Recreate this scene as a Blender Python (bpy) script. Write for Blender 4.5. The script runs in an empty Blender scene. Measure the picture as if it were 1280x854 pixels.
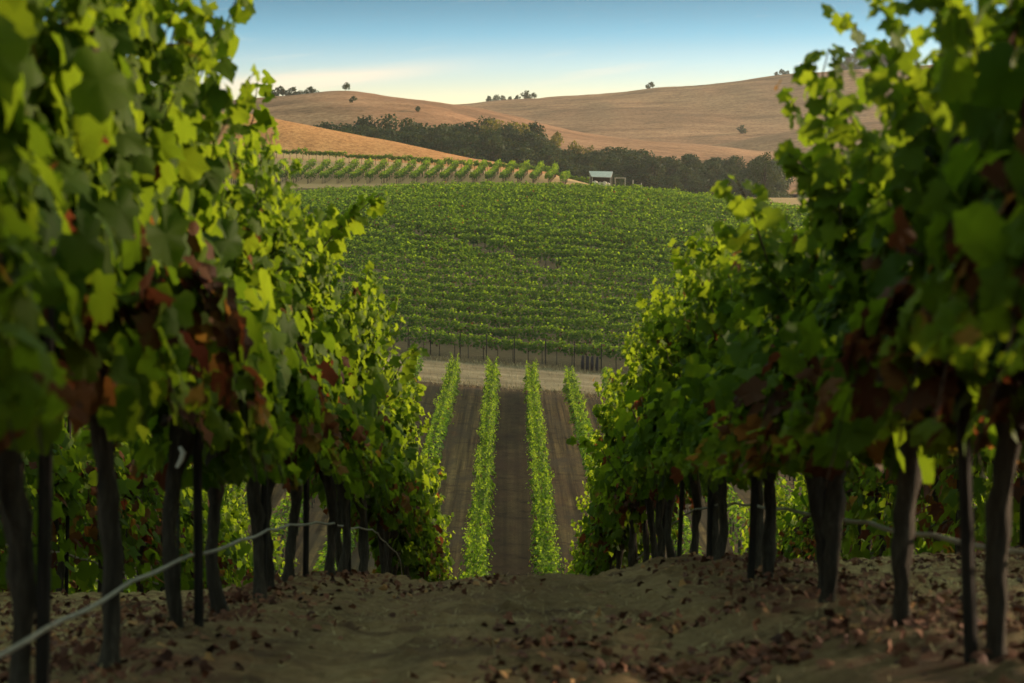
import bpy, math, random
import numpy as np

rnd = random.Random(7)
rng = np.random.default_rng(11)
scene = bpy.context.scene
COL = scene.collection

F = 2489.0                      # focal length in photo pixels (70 mm on a 36 mm sensor, 1280 px)
YH = 300.0                      # eye level in the photo

# ------------------------------------------------------------------ terrain
def sstep(a, b, x):
    t = np.clip((np.asarray(x, float) - a) / (b - a), 0, 1)
    return t * t * (3 - 2 * t)

def hermite(t, p0, m0, p1, m1, L):
    t2, t3 = t * t, t * t * t
    return (2*t3-3*t2+1)*p0 + (t3-2*t2+t)*m0*L + (-2*t3+3*t2)*p1 + (t3-t2)*m1*L

def base(y):
    y = np.asarray(y, float)
    z = -0.55 - 0.1245 * y - 0.0065 * np.clip(y - 10, 0, 25) ** 2
    t = np.clip((y - 35) / 31.0, 0, 1)
    z = np.where(y > 35, hermite(t, -8.97, -0.4495, -12.03, 0.0435, 31.0), z)
    z = np.where(y > 66, -12.03 + 0.0435 * (y - 66), z)
    t = np.clip(y - 141, 0, 109)
    z141 = -12.03 + 0.0435 * 75
    z = np.where(y > 141, z141 + 0.0435*np.minimum(t, 0) + 0.22 * t - (0.18 / 2 / 109) * t * t, z)
    return z
Z250 = float(base(250.0))

def H(x, y):
    x = np.asarray(x, float); y = np.asarray(y, float)
    x, y = np.broadcast_arrays(x, y)
    z = base(y)
    xc = np.clip(x, -9, 9)
    z = z + 0.045 * xc * (1 - sstep(14, 45, y))
    xm = np.clip(x, -45, 45)
    z = z - 0.085 * xm * sstep(70, 115, y) * (1 - sstep(150, 235, y))
    crown = np.where(xm < 0, -0.0015, -0.0024) * xm * xm * sstep(170, 250, y)
    z = z + crown
    # beyond the field: left bank, block, hedge, ridge; right low ground before the wood
    xl = np.clip(x, -48, 30)
    z0 = Z250 + np.where(xm < 0, -0.0015, -0.0024) * xm * xm
    hedge = 10.9 - 0.0775 * (np.clip(xl, -45, 14) + 17)
    ridge = np.where(xl < -7, 12.8 - 0.2 * (np.clip(xl, -42, 0) + 7), 12.8 - 0.165 * (np.clip(xl, -7, 20) + 7))
    L = z0 + (7.15 - z0) * sstep(250, 258, y)
    L = L + (9.4 - 7.15 + 0.01 * -xl) * sstep(256, 279, y)
    L = L + (hedge - (9.4 + 0.01 * -xl)) * sstep(277, 292, y)
    L = L + (ridge - hedge) * sstep(289, 308, y)
    L = L + (6.5 - ridge) * sstep(306, 345, y)
    R = z0 + (5.8 - z0) * sstep(250, 275, y) + 0.8 * sstep(280, 345, y)
    w = sstep(2, 21, x)
    far = L * (1 - w) + R * w
    z = np.where(y > 250, far, z)
    z = np.where(y > 345, 6.5 + (y - 345) * 0.03, z)
    z = z + (9.0 - z) * np.exp(-((np.maximum(x, 0) - 82) / 21) ** 2) * (1 - sstep(46, 74, y))  # unseen knoll off to the right, added to shade the near rows
    return z

def h1(x, y):
    return float(H(x, y))

def px(u, v, d):
    """the world point that the photo shows at pixel u, v, at distance d"""
    return ((u - 640) / F * d, d, (YH - v) / F * d)

# ------------------------------------------------------------------ noise
_perm = rng.random((256, 256))
def vnoise(x, y):
    xi = np.floor(x).astype(int); yi = np.floor(y).astype(int)
    fx = x - xi; fy = y - yi
    fx = fx*fx*(3-2*fx); fy = fy*fy*(3-2*fy)
    a = _perm[xi & 255, yi & 255]; b = _perm[(xi+1) & 255, yi & 255]
    c = _perm[xi & 255, (yi+1) & 255]; d = _perm[(xi+1) & 255, (yi+1) & 255]
    return (a*(1-fx)+b*fx)*(1-fy) + (c*(1-fx)+d*fx)*fy
def fbm(x, y, o=4):
    s = 0; a = 1; t = 0
    for i in range(o):
        s = s + a * vnoise(x * 2**i + 17.3*i, y * 2**i + 5.1*i); t += a; a *= 0.5
    return s / t

# ------------------------------------------------------------------ materials
def mat(name):
    m = bpy.data.materials.new(name); m.use_nodes = True
    nt = m.node_tree
    for n in list(nt.nodes): nt.nodes.remove(n)
    out = nt.nodes.new('ShaderNodeOutputMaterial')
    return m, nt, out
def N(nt, t, **kw):
    n = nt.nodes.new(t)
    for k, v in kw.items():
        if k.startswith('i_'): n.inputs[k[2:]].default_value = v
        else: setattr(n, k, v)
    return n
def ramp(nt, fac, stops):
    r = N(nt, 'ShaderNodeValToRGB')
    el = r.color_ramp.elements
    while len(el) < len(stops): el.new(0.5)
    for e, (p, c) in zip(el, stops):
        e.position = p; e.color = (*c, 1)
    nt.links.new(fac, r.inputs[0])
    return r.outputs[0]
def mixc(nt, f, a, b, mode='MIX'):
    m = N(nt, 'ShaderNodeMix', data_type='RGBA', blend_type=mode)
    for s, v in ((m.inputs[0], f), (m.inputs[6], a), (m.inputs[7], b)):
        if isinstance(v, (int, float)): s.default_value = v
        elif isinstance(v, tuple): s.default_value = (*v, 1)
        else: nt.links.new(v, s)
    return m.outputs[2]
def noise(nt, scale, detail=6, rough=0.6, vec=None, mapscale=None):
    tc = N(nt, 'ShaderNodeTexCoord')
    v = vec or tc.outputs['Object']
    if mapscale:
        mp = N(nt, 'ShaderNodeMapping'); mp.inputs['Scale'].default_value = mapscale
        nt.links.new(v, mp.inputs[0]); v = mp.outputs[0]
    n = N(nt, 'ShaderNodeTexNoise'); n.inputs['Scale'].default_value = scale
    n.inputs['Detail'].default_value = detail; n.inputs['Roughness'].default_value = rough
    nt.links.new(v, n.inputs['Vector'])
    return n.outputs['Fac']
def attr(nt, name):
    return N(nt, 'ShaderNodeAttribute', attribute_name=name).outputs['Fac']
def bump(nt, h, strength, dist):
    b = N(nt, 'ShaderNodeBump'); b.inputs['Strength'].default_value = strength; b.inputs['Distance'].default_value = dist
    nt.links.new(h, b.inputs['Height']); return b.outputs[0]
def princ(nt, out, col, rough=0.9, spec=0.2, nrm=None):
    p = N(nt, 'ShaderNodeBsdfPrincipled')
    if isinstance(col, tuple): p.inputs['Base Color'].default_value = (*col, 1)
    else: nt.links.new(col, p.inputs['Base Color'])
    p.inputs['Roughness'].default_value = rough
    p.inputs['Specular IOR Level'].default_value = spec
    if nrm is not None: nt.links.new(nrm, p.inputs['Normal'])
    if out is not None: nt.links.new(p.outputs[0], out.inputs[0])
    return p

def leaf_material(name, dark, light, tdark, tlight, trans=0.5, autumn=True):
    m, nt, out = mat(name)
    tone = attr(nt, 'tone')
    c = mixc(nt, tone, dark, light); t = mixc(nt, tone, tdark, tlight)
    if autumn:
        a = attr(nt, 'autumn'); v = attr(nt, 'tone')
        red = ramp(nt, v, [(0, (0.040, 0.018, 0.010)), (0.3, (0.085, 0.034, 0.015)), (0.7, (0.15, 0.068, 0.020)), (1, (0.22, 0.14, 0.03))])
        redt = ramp(nt, v, [(0, (0.05, 0.014, 0.008)), (0.5, (0.13, 0.035, 0.012)), (1, (0.30, 0.15, 0.025))])
        sp = noise(nt, 38, 3)
        am = N(nt, 'ShaderNodeMath', operation='MULTIPLY_ADD', use_clamp=True)
        nt.links.new(sp, am.inputs[0]); am.inputs[1].default_value = 0.6
        sub = N(nt, 'ShaderNodeMath', operation='SUBTRACT'); nt.links.new(a, sub.inputs[0]); sub.inputs[1].default_value = 0.3
        nt.links.new(sub.outputs[0], am.inputs[2])
        st = N(nt, 'ShaderNodeMapRange'); st.inputs[1].default_value = 0.25; st.inputs[2].default_value = 0.6
        nt.links.new(am.outputs[0], st.inputs[0])
        c = mixc(nt, st.outputs[0], c, red); t = mixc(nt, st.outputs[0], t, redt)
    p = princ(nt, None, c, 0.6, 0.07)
    tr = N(nt, 'ShaderNodeBsdfTranslucent'); nt.links.new(t, tr.inputs[0])
    mx = N(nt, 'ShaderNodeMixShader'); mx.inputs[0].default_value = trans
    nt.links.new(p.outputs[0], mx.inputs[1]); nt.links.new(tr.outputs[0], mx.inputs[2])
    nt.links.new(mx.outputs[0], out.inputs[0])
    return m

M = {}
M['leaf'] = leaf_material('vine_leaf', (0.030, 0.064, 0.005), (0.100, 0.150, 0.009), (0.08, 0.145, 0.006), (0.26, 0.34, 0.014), 0.54)
M['far_leaf'] = leaf_material('distant_vine_leaf', (0.022, 0.058, 0.005), (0.120, 0.200, 0.011), (0.065, 0.155, 0.007), (0.36, 0.50, 0.018), 0.45)
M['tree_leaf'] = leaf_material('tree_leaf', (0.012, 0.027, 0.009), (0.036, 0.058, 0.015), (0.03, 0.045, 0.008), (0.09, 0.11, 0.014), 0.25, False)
M['gold_leaf'] = leaf_material('sunlit_tree_leaf', (0.05, 0.055, 0.012), (0.15, 0.13, 0.022), (0.12, 0.11, 0.015), (0.34, 0.28, 0.03), 0.35, False)  # sunlight on a few wood trees, painted as a yellower leaf colour

m, nt, out = mat('vine_bark')
n1 = noise(nt, 9, 8, 0.7, mapscale=(6, 6, 1)); n2 = noise(nt, 3, 4)
c = mixc(nt, n2, ramp(nt, n1, [(0.3, (0.010, 0.008, 0.006)), (0.5, (0.050, 0.040, 0.031)), (0.72, (0.15, 0.125, 0.10))]), (0.055, 0.045, 0.036))
princ(nt, out, c, 0.95, 0.1, bump(nt, n1, 0.9, 0.02)); M['bark'] = m

m, nt, out = mat('stake_wood')
n1 = noise(nt, 12, 6, 0.6, mapscale=(5, 5, 0.5))
princ(nt, out, ramp(nt, n1, [(0.3, (0.010, 0.008, 0.007)), (0.7, (0.035, 0.028, 0.024))]), 0.9, 0.15, bump(nt, n1, 0.5, 0.01)); M['stake'] = m

m, nt, out = mat('tree_bark')
n1 = noise(nt, 2, 5); princ(nt, out, ramp(nt, n1, [(0.3, (0.02, 0.016, 0.012)), (0.7, (0.07, 0.055, 0.04))]), 0.95, 0.1); M['tbark'] = m

m, nt, out = mat('hose_plastic')
n1 = noise(nt, 30, 4)
princ(nt, out, ramp(nt, n1, [(0.3, (0.17, 0.15, 0.12)), (0.7, (0.31, 0.275, 0.225))]), 0.6, 0.4); M['hose'] = m
m, nt, out = mat('dark_hose_plastic')
princ(nt, out, (0.05, 0.045, 0.04), 0.6, 0.4); M['hose_dark'] = m

m, nt, out = mat('white_plastic'); princ(nt, out, (0.72, 0.72, 0.68), 0.5, 0.4); M['white'] = m
m, nt, out = mat('steel_rod'); princ(nt, out, (0.03, 0.028, 0.026), 0.6, 0.4); M['rod'] = m

# soil with tracks, damp clods, dry leaf stain, painted shade downhill
m, nt, out = mat('vineyard_soil')
n1 = noise(nt, 1.3, 8, 0.65); n2 = noise(nt, 14, 8, 0.75); n3 = noise(nt, 0.5, 3); n4 = noise(nt, 55, 5, 0.8)
c = ramp(nt, n2, [(0.28, (0.145, 0.095, 0.046)), (0.5, (0.275, 0.188, 0.096)), (0.66, (0.36, 0.255, 0.138)), (0.8, (0.46, 0.345, 0.20))])
f = ramp(nt, n1, [(0.52, (0, 0, 0)), (0.66, (1, 1, 1))])
c = mixc(nt, f, c, mixc(nt, n2, (0.07, 0.042, 0.027), (0.18, 0.105, 0.06)))
ln = noise(nt, 3.0, 4, 0.6, mapscale=(3.2, 0.05, 0.05))
c = mixc(nt, 0.5, c, mixc(nt, ln, (0.25, 0.25, 0.25), (1.0, 1.0, 1.0)), 'MULTIPLY')
ln2 = noise(nt, 1.0, 3, 0.6, mapscale=(2.2, 0.02, 0.02)); n5 = noise(nt, 0.35, 6, 0.7, mapscale=(2, 0.5, 1))
c = mixc(nt, 0.8, c, ramp(nt, ln2, [(0.36, (0.42, 0.40, 0.38)), (0.60, (1.0, 1.0, 1.0))]), 'MULTIPLY')
c = mixc(nt, ramp(nt, n5, [(0.48, (0, 0, 0)), (0.62, (0.7, 0.7, 0.7))]), c, (0.13, 0.068, 0.045))
c = mixc(nt, 0.4, c, ramp(nt, n4, [(0.3, (0.35, 0.33, 0.3)), (0.7, (1, 1, 1))]), 'MULTIPLY')
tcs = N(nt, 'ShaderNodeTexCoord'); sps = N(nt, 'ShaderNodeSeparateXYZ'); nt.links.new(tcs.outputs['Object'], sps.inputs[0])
downhill_shade = N(nt, 'ShaderNodeMapRange'); downhill_shade.inputs[1].default_value = 25; downhill_shade.inputs[2].default_value = 50; nt.links.new(sps.outputs['Y'], downhill_shade.inputs[0])  # shade between the downhill rows, painted into the soil colour
ab = N(nt, 'ShaderNodeMath', operation='ABSOLUTE'); nt.links.new(sps.outputs['X'], ab.inputs[0])
gr = N(nt, 'ShaderNodeMapRange'); gr.inputs[1].default_value = 1.25; gr.inputs[2].default_value = 1.7; nt.links.new(ab.outputs[0], gr.inputs[0])
g1 = noise(nt, 2.2, 6, 0.7); g2 = noise(nt, 40, 5, 0.8, mapscale=(1, 0.4, 1))
thatch = ramp(nt, g2, [(0.3, (0.10, 0.068, 0.03)), (0.5, (0.30, 0.215, 0.10)), (0.7, (0.50, 0.38, 0.19))])
gm = N(nt, 'ShaderNodeMath', operation='MULTIPLY'); nt.links.new(gr.outputs[0], gm.inputs[0]); nt.links.new(ramp(nt, g1, [(0.36, (0, 0, 0)), (0.5, (0.9, 0.9, 0.9))]), gm.inputs[1])
near_c = mixc(nt, gm.outputs[0], c, thatch)
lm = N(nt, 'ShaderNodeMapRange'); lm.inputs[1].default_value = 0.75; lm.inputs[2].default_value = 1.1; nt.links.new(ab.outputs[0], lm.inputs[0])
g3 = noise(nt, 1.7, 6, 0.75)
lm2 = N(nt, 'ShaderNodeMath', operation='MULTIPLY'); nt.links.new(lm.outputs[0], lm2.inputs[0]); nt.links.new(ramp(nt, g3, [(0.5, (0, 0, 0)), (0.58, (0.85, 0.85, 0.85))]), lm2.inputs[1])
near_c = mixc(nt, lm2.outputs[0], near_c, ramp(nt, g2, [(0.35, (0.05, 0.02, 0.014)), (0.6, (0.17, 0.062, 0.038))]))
side_mix = N(nt, 'ShaderNodeMapRange'); side_mix.inputs[1].default_value = 0.9; side_mix.inputs[2].default_value = 1.3; nt.links.new(ab.outputs[0], side_mix.inputs[0])
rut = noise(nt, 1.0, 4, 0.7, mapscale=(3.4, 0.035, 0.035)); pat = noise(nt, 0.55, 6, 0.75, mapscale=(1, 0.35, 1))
mid_shade = mixc(nt, 1.0, c, ramp(nt, pat, [(0.35, (0.21, 0.195, 0.18)), (0.65, (0.40, 0.37, 0.33))]), 'MULTIPLY')  # middle aisle darkest: its shade is painted in
driven = mixc(nt, 1.0, c, ramp(nt, rut, [(0.38, (0.22, 0.20, 0.175)), (0.5, (0.52, 0.48, 0.41)), (0.62, (0.95, 0.89, 0.77))]), 'MULTIPLY')  # wheel ruts, with the downhill shade also in their colour
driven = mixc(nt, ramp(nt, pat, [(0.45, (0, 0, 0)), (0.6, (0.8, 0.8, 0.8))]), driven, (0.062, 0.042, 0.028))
c = mixc(nt, downhill_shade.outputs[0], near_c, mixc(nt, side_mix.outputs[0], mid_shade, driven))
ha = N(nt, 'ShaderNodeMath', operation='ADD'); nt.links.new(n2, ha.inputs[0]); nt.links.new(n4, ha.inputs[1])
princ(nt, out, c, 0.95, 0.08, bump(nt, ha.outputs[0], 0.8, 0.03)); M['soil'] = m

m, nt, out = mat('dirt_road')
n1 = noise(nt, 0.5, 7, 0.65, mapscale=(0.35, 1.2, 1)); n2 = noise(nt, 5, 6, 0.7)
c = ramp(nt, n1, [(0.3, (0.10, 0.075, 0.046)), (0.5, (0.195, 0.15, 0.095)), (0.7, (0.29, 0.23, 0.15))])
c = mixc(nt, 0.4, c, ramp(nt, n2, [(0.3, (0.4, 0.36, 0.3)), (0.65, (1, 1, 1))]), 'MULTIPLY')
princ(nt, out, c, 0.95, 0.05, bump(nt, n2, 0.5, 0.08)); M['road'] = m

m, nt, out = mat('hillside_soil')
n1 = noise(nt, 0.35, 6); n2 = noise(nt, 4, 6, 0.7)
c = mixc(nt, n1, ramp(nt, n2, [(0.3, (0.07, 0.05, 0.03)), (0.7, (0.17, 0.125, 0.075))]), (0.13, 0.085, 0.05))
princ(nt, out, c, 0.95, 0.05); M['hillsoil'] = m

m, nt, out = mat('tan_bank_soil')
n1 = noise(nt, 0.3, 6); n2 = noise(nt, 5, 6, 0.7)
c = mixc(nt, n1, ramp(nt, n2, [(0.3, (0.24, 0.145, 0.07)), (0.7, (0.46, 0.29, 0.15))]), (0.44, 0.27, 0.14))
princ(nt, out, c, 0.95, 0.05); M['tan'] = m

def dry_grass(name, a, b, c3, sc, streak):
    m, nt, out = mat(name)
    n1 = noise(nt, sc, 8, 0.7, mapscale=streak); n2 = noise(nt, sc * 14, 6, 0.75); n3 = noise(nt, sc * 0.25, 4)
    c = ramp(nt, n1, [(0.32, a), (0.52, b), (0.7, c3)])
    c = mixc(nt, 0.8, c, ramp(nt, n2, [(0.36, (0.40, 0.35, 0.30)), (0.58, (1, 1, 1))]), 'MULTIPLY')
    c = mixc(nt, ramp(nt, n3, [(0.4, (0, 0, 0)), (0.65, (0.5, 0.5, 0.5))]), c, a)
    princ(nt, out, c, 0.95, 0.05, bump(nt, n2, 0.6, 0.6 if sc < 0.1 else 0.25))
    return m
M['gold'] = dry_grass('golden_grass', (0.37, 0.165, 0.065), (0.52, 0.245, 0.10), (0.64, 0.335, 0.145), 0.12, (1, 1, 1))
M['hill'] = dry_grass('dry_hill_grass', (0.20, 0.098, 0.056), (0.43, 0.218, 0.122), (0.59, 0.318, 0.182), 0.045, (0.5, 2.0, 1))
M['land'] = dry_grass('valley_floor_grass', (0.11, 0.09, 0.045), (0.17, 0.13, 0.07), (0.24, 0.18, 0.09), 0.02, (1, 1, 1))

m, nt, out = mat('dry_leaf')
t = attr(nt, 'tone')
princ(nt, out, ramp(nt, t, [(0, (0.03, 0.013, 0.010)), (0.5, (0.095, 0.036, 0.022)), (0.85, (0.16, 0.068, 0.036)), (1, (0.28, 0.15, 0.06))]), 0.8, 0.15); M['dry_leaf'] = m
m, nt, out = mat('straw')
t = attr(nt, 'tone')
princ(nt, out, ramp(nt, t, [(0, (0.10, 0.075, 0.04)), (0.6, (0.27, 0.21, 0.11)), (1, (0.42, 0.34, 0.18))]), 0.8, 0.15); M['straw'] = m
m, nt, out = mat('roof_tin')
n1 = noise(nt, 3, 5); princ(nt, out, ramp(nt, n1, [(0.3, (0.28, 0.28, 0.27)), (0.7, (0.42, 0.42, 0.40))]), 0.45, 0.5); M['tin'] = m
m, nt, out = mat('pale_timber'); n1 = noise(nt, 5, 5); princ(nt, out, ramp(nt, n1, [(0.3, (0.30, 0.28, 0.24)), (0.7, (0.48, 0.45, 0.40))]), 0.8, 0.2); M['timber'] = m
m, nt, out = mat('pale_tank'); n1 = noise(nt, 3, 5); princ(nt, out, ramp(nt, n1, [(0.3, (0.45, 0.42, 0.34)), (0.7, (0.66, 0.63, 0.54))]), 0.6, 0.3); M['tank'] = m
m, nt, out = mat('dark_sleeve'); princ(nt, out, (0.02, 0.016, 0.024), 0.7, 0.2); M['sleeve'] = m

# ------------------------------------------------------------------ mesh helpers
def np_mesh(name, V, T, mats, tone=None, autumn=None, smooth=False, mi=None):
    """triangles or quads from numpy arrays, with per-face attributes"""
    me = bpy.data.meshes.new(name)
    V = np.asarray(V, np.float32); T = np.asarray(T, np.int32)
    k = T.shape[1]
    me.vertices.add(len(V)); me.vertices.foreach_set('co', V.ravel())
    me.loops.add(T.size); me.loops.foreach_set('vertex_index', T.ravel())
    me.polygons.add(len(T))
    me.polygons.foreach_set('loop_start', np.arange(0, T.size, k, dtype=np.int32))
    me.polygons.foreach_set('loop_total', np.full(len(T), k, np.int32))
    if smooth: me.polygons.foreach_set('use_smooth', np.ones(len(T), bool))
    if mi is not None: me.polygons.foreach_set('material_index', np.asarray(mi, np.int32))
    for nm, a in (('tone', tone), ('autumn', autumn)):
        if a is not None:
            at = me.attributes.new(nm, 'FLOAT', 'FACE'); at.data.foreach_set('value', np.asarray(a, np.float32))
    for mm in (mats if isinstance(mats, (list, tuple)) else [mats]): me.materials.append(mm)
    me.update(calc_edges=True); me.validate()
    return me

def link(name, me, parent=None):
    o = bpy.data.objects.new(name, me); COL.objects.link(o)
    if parent: o.parent = parent
    return o
def tag(o, label=None, cat=None, group=None, kind=None):
    if label: o['label'] = label
    if cat: o['category'] = cat
    if group: o['group'] = group
    if kind: o['kind'] = kind
    return o
def root(name, loc, rz=0.0, sc=1.0):
    o = bpy.data.objects.new(name, None); COL.objects.link(o)
    o.location = loc; o.rotation_euler = (0, 0, rz); o.scale = (sc, sc, sc) if not isinstance(sc, tuple) else sc
    o.empty_display_size = 0.2
    return o

def tube(pts, rad, n=8, jit=0.0, r=rnd):
    pts = [np.array(p, float) for p in pts]
    V = []; Q = []
    for i, p in enumerate(pts):
        d = pts[min(i+1, len(pts)-1)] - pts[max(i-1, 0)]
        d /= max(np.linalg.norm(d), 1e-9)
        a = np.cross(d, (0.13, 0.97, 0.2)); 
        if np.linalg.norm(a) < 0.2: a = np.cross(d, (1, 0, 0))
        a /= np.linalg.norm(a); b = np.cross(d, a)
        rr = rad[i] if hasattr(rad, '__len__') else rad
        for k in range(n):
            t = 2 * math.pi * k / n
            q = rr * (1 + (r.uniform(-jit, jit) if jit else 0))
            V.append(p + q * (math.cos(t) * a + math.sin(t) * b))
    for i in range(len(pts) - 1):
        for k in range(n):
            Q.append((i*n+k, i*n+(k+1) % n, (i+1)*n+(k+1) % n, (i+1)*n+k))
    s = len(V); V.append(pts[0]); V.append(pts[-1])
    for k in range(n):
        j = (len(pts)-1)*n
        Q.append((s, (k+1) % n, k, k)); Q.append((s+1, j+k, j+(k+1) % n, j+(k+1) % n))
    return V, Q
def pyd(name, parts, mt, smooth=True):
    V = []; Fc = []
    for v, q in parts:
        o = len(V); V += [tuple(p) for p in v]
        for f in q:
            g = []
            for i in f:
                if i not in g: g.append(i)
            Fc.append([o+i for i in g])
    me = bpy.data.meshes.new(name); me.from_pydata(V, [], Fc); me.materials.append(mt)
    if smooth: me.polygons.foreach_set('use_smooth', np.ones(len(me.polygons), bool))
    me.update(); return me
def boxg(x0, x1, y0, y1, z0, z1):
    V = [(x0,y0,z0),(x1,y0,z0),(x1,y1,z0),(x0,y1,z0),(x0,y0,z1),(x1,y0,z1),(x1,y1,z1),(x0,y1,z1)]
    return V, [(0,3,2,1),(4,5,6,7),(0,1,5,4),(1,2,6,5),(2,3,7,6),(3,0,4,7)]

# ------------------------------------------------------------------ leaves
half = [(0.09, -0.05), (0.22, -0.22), (0.42, -0.15), (0.52, 0.04), (0.46, 0.15), (0.60, 0.36), (0.46, 0.50), (0.33, 0.53), (0.27, 0.72), (0.12, 0.80)]
outl = [(0, 0.03)] + half + [(0, 0.98)] + [(-a, b) for a, b in reversed(half)]
LEAF = np.array([(0, 0.24)] + outl)                                   # fan centre + outline
LEAF_T = np.array([(0, i, i + 1 if i < len(outl) else 1) for i in range(1, len(outl) + 1)])
half2 = [(0.25, -0.18), (0.47, 0.06), (0.55, 0.38), (0.25, 0.55)]
outl2 = [(0, 0.0)] + half2 + [(0, 0.95)] + [(-a, b) for a, b in reversed(half2)]
LEAF2 = np.array([(0, 0.24)] + outl2)
LEAF2_T = np.array([(0, i, i + 1 if i < len(outl2) else 1) for i in range(1, len(outl2) + 1)])
LEAF3 = np.array([(0, -0.15), (0.5, 0.22), (0, 0.9), (-0.5, 0.22)])
LEAF3_T = np.array([(0, 1, 2), (0, 2, 3)])

def nrmz(a):
    return a / np.maximum(np.linalg.norm(a, axis=-1, keepdims=True), 1e-9)

def leaves(P, Nn, Tp, S, tmpl, tri, fold=0.3, droop=0.35, g=rng):
    """leaf blades at points P, facing Nn, tip towards Tp, blade length S"""
    n = len(P)
    Nn = nrmz(Nn); Tp = Tp - Nn * np.sum(Tp * Nn, -1, keepdims=True); Tp = nrmz(Tp)
    X = np.cross(Tp, Nn)
    x = tmpl[:, 0][None]; y = tmpl[:, 1][None]
    fo = fold * g.uniform(-0.5, 1.3, (n, 1)); dr = droop * g.uniform(0.2, 1.5, (n, 1)); tw = g.normal(0, 0.25, (n, 1))
    z = -fo * np.abs(x) * 0.9 - dr * y * y * 0.7 + tw * x * y
    z = z + 0.075 * np.sin(9 * x + 7 * y + g.uniform(0, 6, (n, 1)))
    V = P[:, None] + S[:, None, None] * (x[..., None] * X[:, None] + y[..., None] * Tp[:, None] + z[..., None] * Nn[:, None])
    k = len(tmpl)
    T = (tri[None] + (np.arange(n) * k)[:, None, None]).reshape(-1, 3)
    return V.reshape(-1, 3), T

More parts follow.
